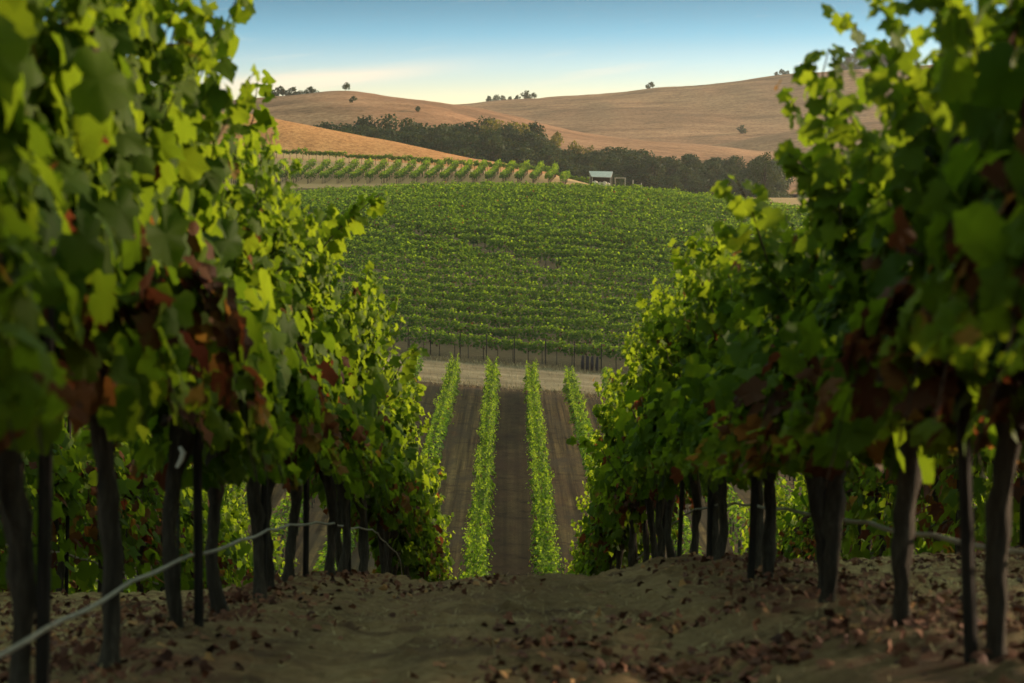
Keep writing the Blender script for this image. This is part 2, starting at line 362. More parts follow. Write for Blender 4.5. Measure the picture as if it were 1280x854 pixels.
def vine_parts(seed, detail, red_at=None, red_amt=0.0, long_shoot=0.0):
    """one grapevine: trunk, cordon, canes, foliage.  Row runs along y, x is across the row."""
    g = np.random.default_rng(seed); r = random.Random(seed)
    lean = r.uniform(-0.09, 0.09), r.uniform(-0.10, 0.10)
    hd = 0.90 + r.uniform(-0.04, 0.05)
    pts = []; rad = []
    kx, ky = r.uniform(-0.05, 0.05), r.uniform(-0.05, 0.05); wx, wy = r.uniform(.012, .03), r.uniform(.012, .03); ph = r.uniform(0, 6)
    for i in range(17):
        t = i / 16
        b = math.sin(t * 3.1)
        pts.append((lean[0]*(t-1) + kx*b + wx*math.sin(7*t+ph) + r.uniform(-.005, .005), lean[1]*(t-1) + ky*b + wy*math.sin(9*t+ph) + r.uniform(-.005, .005), -0.12 + (hd + 0.12) * t))
        rad.append((0.031 + 0.022 * math.exp(-((t-0.10)/0.09)**2) + 0.005 * math.sin(11 * t + ph) + 0.026 * max(0, t - 0.72) / 0.28) * r.uniform(0.9, 1.12))
    trunk = tube(pts, rad, 13 if detail == 0 else 6, 0.24, r)
    arms = []
    for s in (-1, 1):
        ap = [(0, 0, hd - 0.05)]; ar = [0.034]
        for i in range(1, 6):
            ap.append((r.uniform(-.015, .015), s * 0.115 * i, hd + 0.02 + 0.05 * math.sin(i * 1.1) + r.uniform(-.012, .012)))
            ar.append(0.030 - 0.003 * i)
        arms.append(tube(ap, ar, 8 if detail == 0 else 5, 0.15, r))
    canes = []; P = []; Nn = []; Tp = []; S = []; tone = []
    nsh = {0: 22, 1: 15, 2: 12}[detail]
    for s in range(nsh):
        y0 = -0.56 + 1.12 * (s + r.uniform(0.2, 0.8)) / nsh
        side = -1 if s % 2 else 1
        kind = r.random()
        Lg = r.uniform(0.90, 1.30); out = r.uniform(0.10, 0.34)
        if kind < 0.26: Lg = r.uniform(0.5, 0.85); out = r.uniform(0.3, 0.5)      # falls out to the side
        if kind > 0.93 and long_shoot > 0: Lg += long_shoot * r.uniform(0.6, 1.1); out *= 0.7
        c = []
        nseg = 12; dy = r.uniform(-0.22, 0.22)
        for i in range(nseg + 1):
            t = i / nseg
            fall = max(0, t - 0.55) if kind > 0.26 else t * 1.2
            zz = hd + 0.05 + Lg * (t - (0.55 if kind > 0.26 else 0.75) * fall * fall * (1.4 if kind <= 0.26 else r.uniform(0.6, 1.1)))
            xx = side * out * (t ** 0.8 if kind <= 0.26 else 0.35 * t + 0.9 * t * t)
            c.append((xx + r.uniform(-.015, .015), y0 + dy * t + r.uniform(-.015, .015), zz))
        canes.append(tube(c, [0.006 * (1 - 0.7 * i / nseg) for i in range(nseg + 1)], 4, 0, r))
        c = np.array(c)
        nl = {0: 42, 1: 21, 2: 14}[detail]
        for i in range(nl):
            t = (i + r.uniform(0.1, 0.9)) / nl
            f = t * nseg; k = min(int(f), nseg - 1); p = c[k] + (c[k+1] - c[k]) * (f - k)
            az = (i % 2) * math.pi + r.gauss(0, 0.9)
            o = np.array([math.cos(az), math.sin(az) * 0.8, 0.25])
            if r.random() < 0.6: o[0] = abs(o[0]) * side
            pet = r.uniform(0.04, 0.12) * (1 - 0.6 * t)
            P.append(p + o * pet)
            nn = np.array([side * r.uniform(0.1, 1.0) + o[0] * 0.4, o[1] * 0.5, r.uniform(-0.1, 1.1)]) + np.array([r.gauss(0, .55), r.gauss(0, .75), r.gauss(0, .4)])
            Nn.append(nn); Tp.append(np.array([o[0] * 0.8, o[1] * 0.8, -0.45 + 0.5 * t]) + np.array([r.gauss(0, .6), r.gauss(0, .6), r.gauss(0, .45)]))
            S.append(r.uniform(0.085, 0.138) * (1.0 - 0.55 * max(0, t - 0.45) / 0.55))
            tone.append(min(1, max(0, r.gauss(0.36, 0.2) + 0.5 * max(0, t - 0.62) / 0.38)))
    # older leaves that hang round the cordon
    for i in range({0: 170, 1: 80, 2: 44}[detail]):
        side = r.choice((-1, 1))
        P.append(np.array([side * abs(r.gauss(0.14, 0.11)), r.uniform(-0.6, 0.6), hd + r.uniform(-0.10, 0.45) - (0.08 if r.random() < .12 else 0)]))
        Nn.append(np.array([side * r.uniform(0.3, 1.2), r.gauss(0, .7), r.uniform(-.2, 1.0)]))
        Tp.append(np.array([side * 0.4 + r.gauss(0, .4), r.gauss(0, .6), -.6 + r.gauss(0, .4)])); S.append(r.uniform(0.09, 0.145)); tone.append(min(1, max(0, r.gauss(0.3, 0.2))))
    nskirt = 70 if detail == 1 else 0
    P = np.array(P); P[:, 2] = np.where(P[:, 2] < hd - 0.12, hd - 0.12 + 0.25 * (P[:, 2] - hd + 0.12), P[:, 2])
    for i in range(nskirt):      # water shoots low on the vines of the rows behind
        side = r.choice((-1, 1)); yy = r.uniform(-.6, .6)
        P = np.vstack([P, [side * abs(r.gauss(0.1, 0.12)), yy, r.uniform(0.22, 0.95)]])
        Nn.append(np.array([side * r.uniform(0.3, 1.2), r.gauss(0, .7), r.uniform(-.2, 1.0)])); Tp.append(np.array([side * .4, r.gauss(0, .6), -.5])); S.append(r.uniform(.09, .15)); tone.append(min(1, max(0, r.gauss(.5, .22))))
    Nn = np.array(Nn); Tp = np.array(Tp); S = np.array(S); tone = np.array(tone)
    if detail == 1: S = S * 1.12
    if detail == 2: S = S * 1.3
    aut = np.zeros(len(P))
    low = np.clip((hd + 0.28 - P[:, 2]) / 0.4, 0, 1)
    aut += (g.random(len(P)) < 0.12 * low * (1 + 2*red_amt)) * g.uniform(0.5, 1.0, len(P))
    aut += (g.random(len(P)) < 0.015) * g.uniform(0.3, 0.9, len(P))
    if red_at is not None:
        d2 = ((P[:, 1] - red_at[0]) / 0.32) ** 2 + ((P[:, 2] - red_at[1]) / 0.36) ** 2
        aut = np.maximum(aut, (g.random(len(P)) < red_amt * np.exp(-d2)) * g.uniform(0.55, 1.0, len(P)))
    tm, tr = {0: (LEAF, LEAF_T), 1: (LEAF2, LEAF2_T), 2: (LEAF3, LEAF3_T)}[detail]
    V, T = leaves(P, Nn, Tp, S, tm, tr, fold=0.38 if detail == 0 else 0.3, droop=0.5 if detail == 0 else 0.35, g=g)
    k = len(tr)
    fol = np_mesh('foliage', V, T, M['leaf'] if detail < 2 else M['far_leaf'], np.repeat(tone, k), np.repeat(aut, k), smooth=(detail == 0))
    return dict(trunk=pyd('trunk', [trunk], M['bark']), cordon=pyd('cordon', arms, M['bark']),
                cane=pyd('cane', canes, M['bark']), foliage=fol)

near_kinds = []
for i, (ra, am, ls) in enumerate([(None, 0, 0.3), ((0.1, 0.95), 0.75, 0.1), (None, 0.2, 0.45), ((-0.25, 1.05), 0.5, 0.2), (None, 0.1, 0.5), ((0.2, 0.8), 0.9, 0.0), (None, 0.0, 0.25), ((0.0, 1.25), 0.45, 0.35)]):
    near_kinds.append(vine_parts(100 + i, 0, ra, am * 0.85, ls))
mid_kinds = [vine_parts(200 + i, 1, (0, 0.95) if i in (1, 3) else None, 0.6 if i in (1, 3) else 0, 0.15) for i in range(4)]
low_kinds = [vine_parts(300 + i, 2, None, 0, 0.1) for i in range(5)]

ORD = ['first','second','third','fourth','fifth','sixth','seventh','eighth','ninth','tenth','eleventh','twelfth','thirteenth','fourteenth','fifteenth','sixteenth','seventeenth','eighteenth','nineteenth','twentieth']
ORD += ['twenty-' + o for o in ORD[:9]] + ['thirtieth'] + ['thirty-' + o for o in ORD[:9]] + ['fortieth']

def place_vine(kind, x, y, rz, sc, label, group, cane=True):
    o = root('grapevine', (x, y, h1(x, y) - 0.02), rz, sc)
    tag(o, label, 'grapevine', group)
    for nm in ('trunk', 'cordon', 'cane', 'foliage'):
        if nm == 'cane' and not cane: continue
        link(nm, kind[nm], o)
    return o

stake_kinds = []
for i in range(4):
    r = random.Random(40 + i)
    a, b = r.uniform(-.03, .03), r.uniform(-.03, .03)
    w = r.uniform(0.017, 0.024); hh = 1.5
    pts = [(a*t, b*t, -0.15 + (hh + .15) * t) for t in (0, .25, .5, .75, 1)]
    v, q = tube(pts, [w*1.05, w, w*.98, w*.97, w*.93], 6, 0.04, r)
    stake_kinds.append(pyd('stake', [(v, q)], M['stake'], smooth=False))

SP = 1.1
Y0 = 4.84
def row_of(x0, ks, kinds, side_txt, row_key, group, stake_txt=None, stake_max=0, pick=None):
    r = random.Random(hash((round(x0*10), row_key)) % 1000 if False else int(round(x0*10)) + 500)
    for n, k in enumerate(ks):
        y = Y0 + SP * k + r.uniform(-0.07, 0.07); x = x0 + r.uniform(-0.05, 0.05)
        vi = pick[n % len(pick)] if pick else r.randrange(len(kinds))
        rz = math.pi * r.randrange(2) + r.uniform(-.08, .08)
        s = r.uniform(0.95, 1.06)
        if x0 == -1.2: s = (0.88 * s, 1.0, s * (1.03 if n < 9 else 0.97))
        elif x0 == 1.2: s = (0.86 * s, 1.0, s * float(np.interp(n, [0, 2, 3, 5, 7, 10, 14], [0.98, 0.98, 0.87, 0.76, 0.79, 0.90, 0.96])))
        place_vine(kinds[vi], x, y, rz, s, side_txt.format(ORD[n]), group)
        if stake_txt and n < stake_max and n % 2 == 1:
            sx = x + (-0.045 if x0 > 0 else 0.045) + r.uniform(-.012, .012); sy = y + 0.03 + r.uniform(-.03, .03)
            so = link('vine_stake', stake_kinds[r.randrange(4)])
            so.location = (sx, sy, h1(sx, sy)); so.rotation_euler = (r.uniform(-.03, .03), r.uniform(-.03, .03), r.uniform(0, 6))
            tag(so, stake_txt.format(ORD[n]), 'stake', 'dark wooden stakes beside the vine trunks')

row_of(-1.2, range(-3, 27), near_kinds, 'grapevine in the tall row left of the dirt aisle, {} from the camera', 'a', 'grapevines lining the dirt aisle',
       'dark wooden stake beside the {} trunk of the row left of the aisle', 15, pick=[0, 2, 4, 5, 1, 0, 6, 3, 2, 7, 4, 6])
row_of(1.2, range(-3, 27), near_kinds, 'grapevine in the tall row right of the dirt aisle, {} from the camera', 'b', 'grapevines lining the dirt aisle',
       'dark wooden stake beside the {} trunk of the row right of the aisle', 15, pick=[6, 4, 7, 1, 5, 3, 7, 0, 2, 6, 0, 4])
row_of(-3.6, range(3, 23), mid_kinds, 'grapevine in second row left of the aisle, seen between trunks, {} along that row', 'c', 'grapevines in the rows behind the aisle rows',
       'dark wooden stake at the {} vine of the second row left of the aisle', 12)
row_of(3.6, range(3, 23), mid_kinds, 'grapevine in second row right of the aisle, seen between trunks, {} along that row', 'd', 'grapevines in the rows behind the aisle rows',
       'dark wooden stake at the {} vine of the second row right of the aisle', 12)
row_of(-6.0, range(6, 22), mid_kinds, 'grapevine in third row left of the aisle, seen between trunks, {} along that row', 'e', 'grapevines in the rows behind the aisle rows')
row_of(6.0, range(6, 22), mid_kinds, 'grapevine in third row right of the aisle, seen between trunks, {} along that row', 'f', 'grapevines in the rows behind the aisle rows')

def shoot(vine, pts, size, seed):
    # a long leafy cane that leaves the vine; pts are in the world
    r = random.Random(seed); g = np.random.default_rng(seed)
    bpy.context.view_layer.update()
    inv = np.array(vine.matrix_world.inverted())
    q = [(inv @ np.array((*p, 1.0)))[:3] for p in pts]
    c = []
    for i in range(len(q) - 1):
        for k in range(5): c.append(q[i] + (q[i+1] - q[i]) * k / 5)
    c.append(q[-1]); c = np.array(c)
    link('cane', pyd('cane', [tube(c, [0.005 - 0.003 * i / len(c) for i in range(len(c))], 5)], M['bark']), vine)
    P = []; Nn = []; Tp = []; S = []
    nl = int(len(c) * 1.5)
    for i in range(nl):
        t = (i + .5) / nl; k = min(int(t * (len(c) - 1)), len(c) - 2); f = t * (len(c) - 1) - k
        a = (i % 2) * math.pi + r.gauss(0, .8)
        o = np.array([math.cos(a), math.sin(a), .2]); P.append(c[k] + (c[k+1] - c[k]) * f + o * r.uniform(.02, .06))
        Nn.append(o * .4 + np.array([r.gauss(0, .4), -.7 + r.gauss(0, .4), .5])); Tp.append(o + np.array([0, 0, -.6])); S.append(size * r.uniform(.75, 1.2) * (1 - .45 * t))
    n = len(P)
    V, T = leaves(np.array(P), np.array(Nn), np.array(Tp), np.array(S), LEAF, LEAF_T, g=g)
    k = len(LEAF_T)
    link('shoot', np_mesh('shoot', V, T, M['leaf'], np.repeat(np.clip(g.normal(.6, .2, n), 0, 1), k), np.zeros(n * k), smooth=True), vine)
def vine_at(txt, n):
    lb = txt.format(ORD[n])
    return next(o for o in COL.objects if o.get('label') == lb)
LTXT = 'grapevine in the tall row left of the dirt aisle, {} from the camera'; RTXT = 'grapevine in the tall row right of the dirt aisle, {} from the camera'
shoot(vine_at(RTXT, 4), [px(1052, 300, 6.1), px(1046, 220, 6.1), px(1030, 140, 6.05), px(1026, 95, 6.0), px(1034, 62, 6.0)], .115, 1)
shoot(vine_at(RTXT, 3), [px(1262, 40, 4.8), px(1240, -50, 4.75), px(1190, -60, 4.7), px(1160, -25, 4.7), px(1140, 8, 4.7)], .10, 2)
shoot(vine_at(RTXT, 5), [px(960, 330, 7.4), px(938, 260, 7.3), px(918, 222, 7.2)], .12, 3)
shoot(vine_at(LTXT, 8), [px(395, 320, 10.8), px(425, 285, 10.8), px(455, 260, 10.8), px(475, 243, 10.8)], .13, 4)
shoot(vine_at(LTXT, 6), [px(290, 210, 9.0), px(318, 150, 9.0), px(325, 95, 9.0)], .13, 5)
shoot(vine_at(LTXT, 11), [px(478, 500, 14.5), px(505, 450, 14.5), px(528, 432, 14.5)], .12, 6)
shoot(vine_at(RTXT, 12), [px(790, 620, 15), px(750, 560, 15), px(706, 548, 15)], .12, 7)

YLOW_END = 126.0
def low_row(x0, ya, side_txt, end_txt):
    r = random.Random(int(x0 * 10) + 900)
    ys = np.arange(ya, YLOW_END, SP)
    for i, y in enumerate(ys):
        x = x0 + r.uniform(-.05, .05)
        last = i == len(ys) - 1
        place_vine(low_kinds[r.randrange(5)], x, float(y), math.pi * r.randrange(2) + r.uniform(-.1, .1), (r.uniform(0.82, 1.28), 1.0, r.uniform(0.84, 1.08)),
                   end_txt if last else side_txt, 'grapevines in the narrow rows down the slope')
low_row(-1.2, 58.0, 'small grapevine in the sunlit downhill row left of the central bare strip', 'last grapevine by the pale road, downhill row left of central strip')
low_row(1.2, 58.0, 'small grapevine in the sunlit downhill row right of the central bare strip', 'last grapevine by the pale road, downhill row right of central strip')
low_row(-3.6, 102.0, 'small grapevine in the leftmost clear downhill row, second left of central bare strip', 'last grapevine by the pale road, second downhill row left of central strip')
low_row(3.6, 102.0, 'small grapevine in second downhill row right of central bare strip, beside leafy shoots', 'last grapevine by the pale road, second downhill row right of central strip')

# ------------------------------------------------------------------ the rest of the vines: one mass
def far_vines():
    pos = []      # x, y, row dir (dx, dy), height, leaves, size, gold (added leaf lightness)
    def add(x, y, dx, dy, hgt, n, s, w=0.36, gold=0.0): pos.append((x, y, dx, dy, hgt, n, s, w, gold))
    for x0 in (-1.2, 1.2):
        for y in np.arange(Y0 + SP * 27, 57.5, SP): add(x0, y, 0, 1, 1.95, 40, 0.17)
    for x0 in (-3.6, 3.6):
        for y in np.arange(Y0 + SP * 23, 101.5, SP): add(x0, y, 0, 1, 1.95, 80, 0.15)
    for x0 in (-6.0, 6.0):
        for y in np.arange(Y0 + SP * 22, YLOW_END, SP): add(x0, y, 0, 1, 1.95, 70, 0.15)
    for x0 in (-8.4, 8.4, -10.8, 10.8):
        for y in np.arange(10, YLOW_END, SP): add(x0, y, 0, 1, 1.95, 60 if y < 40 else 45, 0.16)
    for x0 in (-13.2, 13.2, -15.6, 15.6, 18, -18):
        for y in np.arange(14, YLOW_END, SP * 1.3): add(x0, y, 0, 1, 1.95, 40, 0.18)
    # the hillside field across the road: rows run from side to side
    rows = np.arange(141.5, 251, 3.0)
    for j, yr in enumerate(rows):
        half = 20 + 0.27 * yr * 0.5 + 6
        for x in np.arange(-half, half, 1.05):
            y = yr + 0.25 * math.sin(x * 0.11 + j)
            ln = 173 - 1.07 * x
            if -24 < x < 4 and abs(y - ln) < 1.9: continue
            n = 150 if j < 6 else 110 if j < 16 else 70
            hh = 1.75 * (0.78 + 0.3 * vnoise(np.array([x * 0.4]), np.array([j * 3.7]))[0] + 0.2 * rnd.random())
            add(x, y + rnd.uniform(-.12, .12), 1, 0.0, hh, n, 0.19 if j < 10 else 0.23, 0.44)
    # upper block: short rows that climb the bank, seen end on
    for k in range(36):
        x0 = -50 + 1.95 * k
        for t in np.arange(0, 15.0, 1.1):
            x = x0 + 0.10 * t; y = 259 + t
            if x > 7.5: continue
            add(x, y, 0.1, 0.99, 1.5 if t < 10 else 1.85, 85, 0.21, 0.30, 0.55 if t > 9 else 0.1)  # far row ends lightened: sunlit heads painted into the leaf tone
    # hedge-like row along the foot of the golden slope, a second one behind it
    for dy, hh in ((288.5, 1.5),):
        for x in np.arange(-52, 11.5, 0.95): add(x, dy + 0.012 * x, 1, 0, hh * rnd.uniform(0.75, 1.1), 90, 0.24, 0.5, 0.15)
    A = np.array(pos)
    z0 = H(A[:, 0], A[:, 1])
    cnt = A[:, 5].astype(int); idx = np.repeat(np.arange(len(A)), cnt); n = len(idx)
    g = rng
    u = g.uniform(-0.62, 0.62, n); sd = g.choice([-1, 1], n)
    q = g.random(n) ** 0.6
    hgt = A[idx, 4]
    zl = np.where(A[idx, 2] > 0.9, 0.85, 0.68); zz = zl + (hgt - zl) * q + g.normal(0, 0.06, n)
    w = A[idx, 7] * (0.55 + 0.75 * np.sin(np.clip(q, 0, 1) * 2.6 + 0.25)) * (1 - 0.35 * q)
    v = sd * w * np.sqrt(g.random(n)) 
    tip = g.random(n) < 0.05
    zz = zz + tip * g.uniform(0.05, 0.3, n)
    dx, dy = A[idx, 2], A[idx, 3]
    P = np.stack([A[idx, 0] + dx * u - dy * v, A[idx, 1] + dy * u + dx * v, z0[idx] + zz], 1)
    Nn = np.stack([-dy * v * 2.2, dx * v * 2.2, 0.25 + 0.9 * q], 1) + g.normal(0, 0.45, (n, 3))
    Tp = np.stack([-dy * sd * .5, dx * sd * .5, np.full(n, -0.8)], 1) + g.normal(0, 0.35, (n, 3))
    S = A[idx, 6] * g.uniform(0.75, 1.25, n)
    tone = np.clip(g.normal(0.06, 0.10, n) + 0.8 * q ** 3.5 * g.uniform(0.4, 1.2, n) + A[idx, 8] * g.random(n), 0, 1)  # lit tops and shaded lower leaves painted into the tone
    aut = (g.random(n) < 0.02 + 0.05 * (q < 0.15)) * g.uniform(0.5, 1, n)
    V, T = leaves(P, Nn, Tp, S, LEAF3, LEAF3_T)
    # trunks: slim square prisms
    tx = A[:, 0] + g.normal(0, .03, len(A)); ty = A[:, 1] + g.normal(0, .03, len(A))
    tv = []; 
    for (a, b) in ((-1, -1), (1, -1), (1, 1), (-1, 1)):
        tv.append(np.stack([tx + a * .035, ty + b * .035, z0 - 0.1], 1)); tv.append(np.stack([tx + a * .03, ty + b * .03, z0 + 0.95], 1))
    tv = np.stack(tv, 1).reshape(-1, 3)
    o8 = (np.arange(len(A)) * 8)[:, None, None]
    tf = np.array([(0,2,3),(0,3,1),(2,4,5),(2,5,3),(4,6,7),(4,7,5),(6,0,1),(6,1,7)])[None] + o8
    tf = tf.reshape(-1, 3) + len(V)
    allT = np.concatenate([T, tf]); allV = np.concatenate([V, tv])
    tn = np.concatenate([np.repeat(tone, 2), np.zeros(len(tf))]); au = np.concatenate([np.repeat(aut, 2), np.zeros(len(tf))])
    mi = np.concatenate([np.zeros(len(T)), np.ones(len(tf))])
    me = np_mesh('vineyard_foliage', allV, allT, [M['far_leaf'], M['bark']], tn, au, mi=mi)
    o = link('vineyard_foliage', me)
    tag(o, 'green vine rows covering the hillside beyond the pale road', kind='stuff')
far_vines()

# ------------------------------------------------------------------ ground sheets
def sheet(name, xs, ya, yb, ts, mt, extra=None):
    xs = np.asarray(xs); ts = np.asarray(ts)
    X = np.repeat(xs[None], len(ts), 0)
    Y = ya(X) + (yb(X) - ya(X)) * ts[:, None]
    Z = H(X, Y)
    if extra is not None: Z = Z + extra(X, Y)
    V = np.stack([X, Y, Z], -1).reshape(-1, 3)
    n = len(xs)
    i = np.arange((len(ts) - 1) * n).reshape(len(ts) - 1, n)[:, :-1].ravel()
    Q = np.stack([i, i + 1, i + n + 1, i + n], 1)
    o = link(name, np_mesh(name, V, Q, mt, smooth=True)); o['kind'] = 'structure'
    return o
yA = lambda x: 126.2 + 0.5 * np.sin(x * 0.3) + 0.02 * x + 2.2 * (fbm(x * 1.1, 0 * x + 3.3, 4) - 0.5)
yB = lambda x: 139.6 + 0.3 * np.sin(x * 0.5 + 1) + 1.8 * (fbm(x * 1.3, 0 * x + 9.1, 4) - 0.5)
yC = lambda x: 293.5 + 0.012 * x + 0.4 * np.sin(x * 0.4)
def near_bumps(X, Y):
    f = 1 - sstep(18, 40, Y)
    berm = 0.07 * np.exp(-((np.abs(X) - 1.25) / 0.42) ** 2) + 0.05 * np.exp(-((np.abs(X) - 3.6) / 0.42) ** 2)
    tr = -0.035 * np.exp(-((np.abs(X) - 0.55) / 0.18) ** 2)
    b = 0.08 * (fbm(X * 0.9, Y * 0.7, 4) - 0.5) + 0.035 * (fbm(X * 5, Y * 5 + 30, 4) - 0.5) + 0.016 * (fbm(X * 16, Y * 16, 2) - 0.5)
    c = np.clip(fbm(X * 9 + 50, Y * 9, 3) - 0.62, 0, 1) * 0.14
    return (berm + tr + b + c) * f
def gz(x, y):
    return H(x, y) + near_bumps(np.asarray(x, float), np.asarray(y, float))
xs = np.concatenate([np.linspace(-90, -45, 12)[:-1], np.linspace(-45, -8, 30)[:-1], np.linspace(-8, -3, 60)[:-1], np.linspace(-3, 3, 150)[:-1], np.linspace(3, 8, 60)[:-1], np.linspace(8, 45, 30)[:-1], np.linspace(45, 130, 40)])
span = 126.6 + 40
ts = np.concatenate([np.linspace(0, 41.5, 30)[:-1], np.linspace(41.5, 55, 320)[:-1], np.linspace(55, 94, 120)[:-1], np.linspace(94, span, 80)]) / span
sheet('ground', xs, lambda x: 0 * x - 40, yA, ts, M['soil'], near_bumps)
xs2 = np.concatenate([np.linspace(-70, -45, 20)[:-1], np.linspace(-45, 45, 300)[:-1], np.linspace(45, 70, 20)])
sheet('dirt_road', np.unique(np.round(np.concatenate([xs[(xs >= -45) & (xs <= 45)], xs2[(xs2 >= -45) & (xs2 <= 45)]]), 6)), yA, yB, np.linspace(0, 1, 12), M['road'], lambda X, Y: 0.10 * (fbm(X * 0.5, Y * 0.5) - 0.5) * sstep(127.5, 129, Y) * (1 - sstep(138, 139.5, Y)))
yM = lambda x: 255.5 + 0.3 * np.sin(x * 0.4)
sheet('hillside', xs2, yB, yM, np.linspace(0, 1, 110), M['hillsoil'])
sheet('tan_bank', xs2, yM, yC, np.linspace(0, 1, 50), M['tan'])
sheet('grass_slope', np.linspace(-70, 70, 120), yC, lambda x: 0 * x + 430, np.linspace(0, 1, 90), M['gold'], lambda X, Y: 0.5 * (fbm(X * 0.12, Y * 0.12) - 0.5) * sstep(295, 300, Y))

# far hills
def ridge_fn(pts, D):
    xs = np.array([(u - 640) / F * D for u, v in pts]); zs = np.array([(YH - v) / F * D for u, v in pts])
    return lambda x: np.interp(x, xs, zs)
R1 = ridge_fn([(-400, 190), (0, 160), (200, 138), (330, 125), (400, 119), (440, 116), (500, 121), (560, 129), (620, 141), (660, 152), (700, 163), (780, 175), (880, 185), (960, 193), (1100, 205), (1500, 230)], 580)
R2 = ridge_fn([(-400, 200), (0, 180), (250, 150), (344, 136), (400, 128), (450, 125), (519, 130), (560, 139), (606, 152), (660, 176), (720, 200), (900, 230), (1500, 260)], 490)
R3 = ridge_fn([(-600, 190), (0, 160), (400, 146), (610, 135), (700, 128), (800, 119), (900, 108), (1000, 96), (1110, 88), (1200, 86), (1300, 92), (1500, 110), (1900, 150)], 860)
R4 = ridge_fn([(600, 250), (760, 205), (830, 190), (880, 181), (960, 170), (1060, 160), (1200, 150), (1500, 150)], 640)
def smooth_along(fn, x, w):
    return sum(fn(x + o * w) for o in (-1, -0.5, 0, 0.5, 1)) / 5
def hillA(X, Y):
    b = 5 + 0.03 * (Y - 345)
    r1 = smooth_along(R1, X, 6) ; r2 = smooth_along(R2, X, 6)
    d1 = (Y - 580); g1 = np.where(d1 < 0, np.exp(-(d1 / 95) ** 2), np.exp(-(d1 / 140) ** 2))
    d2 = (Y - 490); g2 = np.where(d2 < 0, np.exp(-(d2 / 75) ** 2), np.exp(-(d2 / 60) ** 2))
    z1 = b + (r1 - b) * g1; z2 = b + (r2 - b) * g2
    k = 2.0
    z = np.log(np.exp(np.clip(z1, -20, 200) / k) + np.exp(np.clip(z2, -20, 200) / k)) * k - k * 0.15
    return z + 2.6 * (fbm(X * 0.035, Y * 0.02, 5) - 0.5) * sstep(1.0, 0.3, np.abs(Y - 580) / 400)
def hillB(X, Y):
    b = np.interp(Y, [430, 640, 860, 1000], [6, 25, 40, 30])
    r3 = smooth_along(R3, X, 9)
    d = Y - 860; g = np.where(d < 0, np.exp(-(d / 140) ** 2), np.exp(-(d / 150) ** 2))
    z = b + (r3 - b) * g
    r4 = R4(X); bb = b - 8
    d = Y - 640; z4 = bb + (r4 - bb) * np.exp(-(d / 70) ** 2)
    z = np.maximum(z, z4)
    return z + 5.0 * (fbm(X * 0.022 + 9, Y * 0.011, 5) - 0.5)
def heightfield(name, fn, xs, ys, mt):
    X, Y = np.meshgrid(xs, ys); Z = fn(X, Y)
    V = np.stack([X, Y, Z], -1).reshape(-1, 3); n = len(xs)
    i = np.arange((len(ys) - 1) * n).reshape(len(ys) - 1, n)[:, :-1].ravel()
    o = link(name, np_mesh(name, V, np.stack([i, i + 1, i + n + 1, i + n], 1), mt, smooth=True)); o['kind'] = 'structure'
    return o
heightfield('golden_hill', hillA, np.linspace(-330, 230, 240), np.linspace(400, 800, 160), M['hill'])
heightfield('far_hill', hillB, np.linspace(-420, 560, 240), np.linspace(430, 1040, 150), M['hill'])
V, Q = boxg(-900, 900, -300, 1150, -17.5, -16.5)
o = link('land', pyd('land', [([(-900, -300, -16.5), (900, -300, -16.5), (900, 1150, -16.5), (-900, 1150, -16.5)], [(0, 1, 2, 3)])], M['land'])); o['kind'] = 'structure'

# ------------------------------------------------------------------ trees
def tree_parts(seed, hgt, wid, leafm, nb=16, nl=1500, ls=0.42, trunk_h=0.3, tall=1.0):
    r = random.Random(seed); g = np.random.default_rng(seed)
    blobs = []
    limbs = []
    for i in range(nb):
        a = r.uniform(0, 6.283); t = r.random()
        z = hgt * (trunk_h + (0.94 - trunk_h) * t)
        prof = math.sin(min(1, max(0.05, (1.05 - t) ** 0.7)) * math.pi * 0.5)
        rad = wid * 0.5 * prof * r.uniform(0.35, 0.85)
        b = np.array([math.cos(a) * rad, math.sin(a) * rad, z]); br = wid * r.uniform(0.13, 0.24) * (0.6 + 0.5 * prof)
        blobs.append((b, br))
        limbs.append(tube([(0, 0, z * 0.55), tuple(b * np.array([.5, .5, .82])), tuple(b)], [0.12 * hgt / 10, 0.07 * hgt / 10, 0.02], 4, 0, r))
    P = []; Nn = []; tone = []
    for b, br in blobs:
        k = int(nl * br ** 2 / sum(x[1] ** 2 for x in blobs))
        d = nrmz(g.normal(0, 1, (k, 3))); rr = br * (0.55 + 0.55 * g.random((k, 1)) ** 0.6)
        P.append(b + d * rr * np.array([1, 1, 0.85 * tall])); Nn.append(d + g.normal(0, .5, (k, 3)))
        tone.append(np.clip(g.normal(r.uniform(0.25, 0.6), .2, k), 0, 1))
    P = np.concatenate(P); Nn = np.concatenate(Nn); tone = np.concatenate(tone)
    P[:, 2] = np.maximum(P[:, 2], 0.25)
    Tp = g.normal(0, 1, P.shape) + np.array([0, 0, -.4])
    V, T = leaves(P, Nn, Tp, ls * g.uniform(0.6, 1.3, len(P)), LEAF3, LEAF3_T, g=g)
    crown = np_mesh('crown', V, T, leafm, np.repeat(tone, 2))
    tk = tube([(0, 0, -0.6), (r.uniform(-.1, .1), r.uniform(-.1, .1), hgt * .3), (r.uniform(-.3, .3), r.uniform(-.3, .3), hgt * .62), (0, 0, hgt * .86)], [0.032 * hgt, 0.024 * hgt, 0.014 * hgt, 0.004 * hgt], 7, 0.08, r)
    return dict(trunk=pyd('trunk', [tk], M['tbark']), branch=pyd('branch', limbs, M['tbark']), crown=crown)
tree_kinds = [tree_parts(500 + i, 12, w, M['tree_leaf'], nb=26, nl=3800, trunk_h=0.12, tall=t) for i, (w, t) in enumerate([(9, 1), (8, 1.1), (10.5, 0.9), (7, 1.3), (9, 1.2)])]
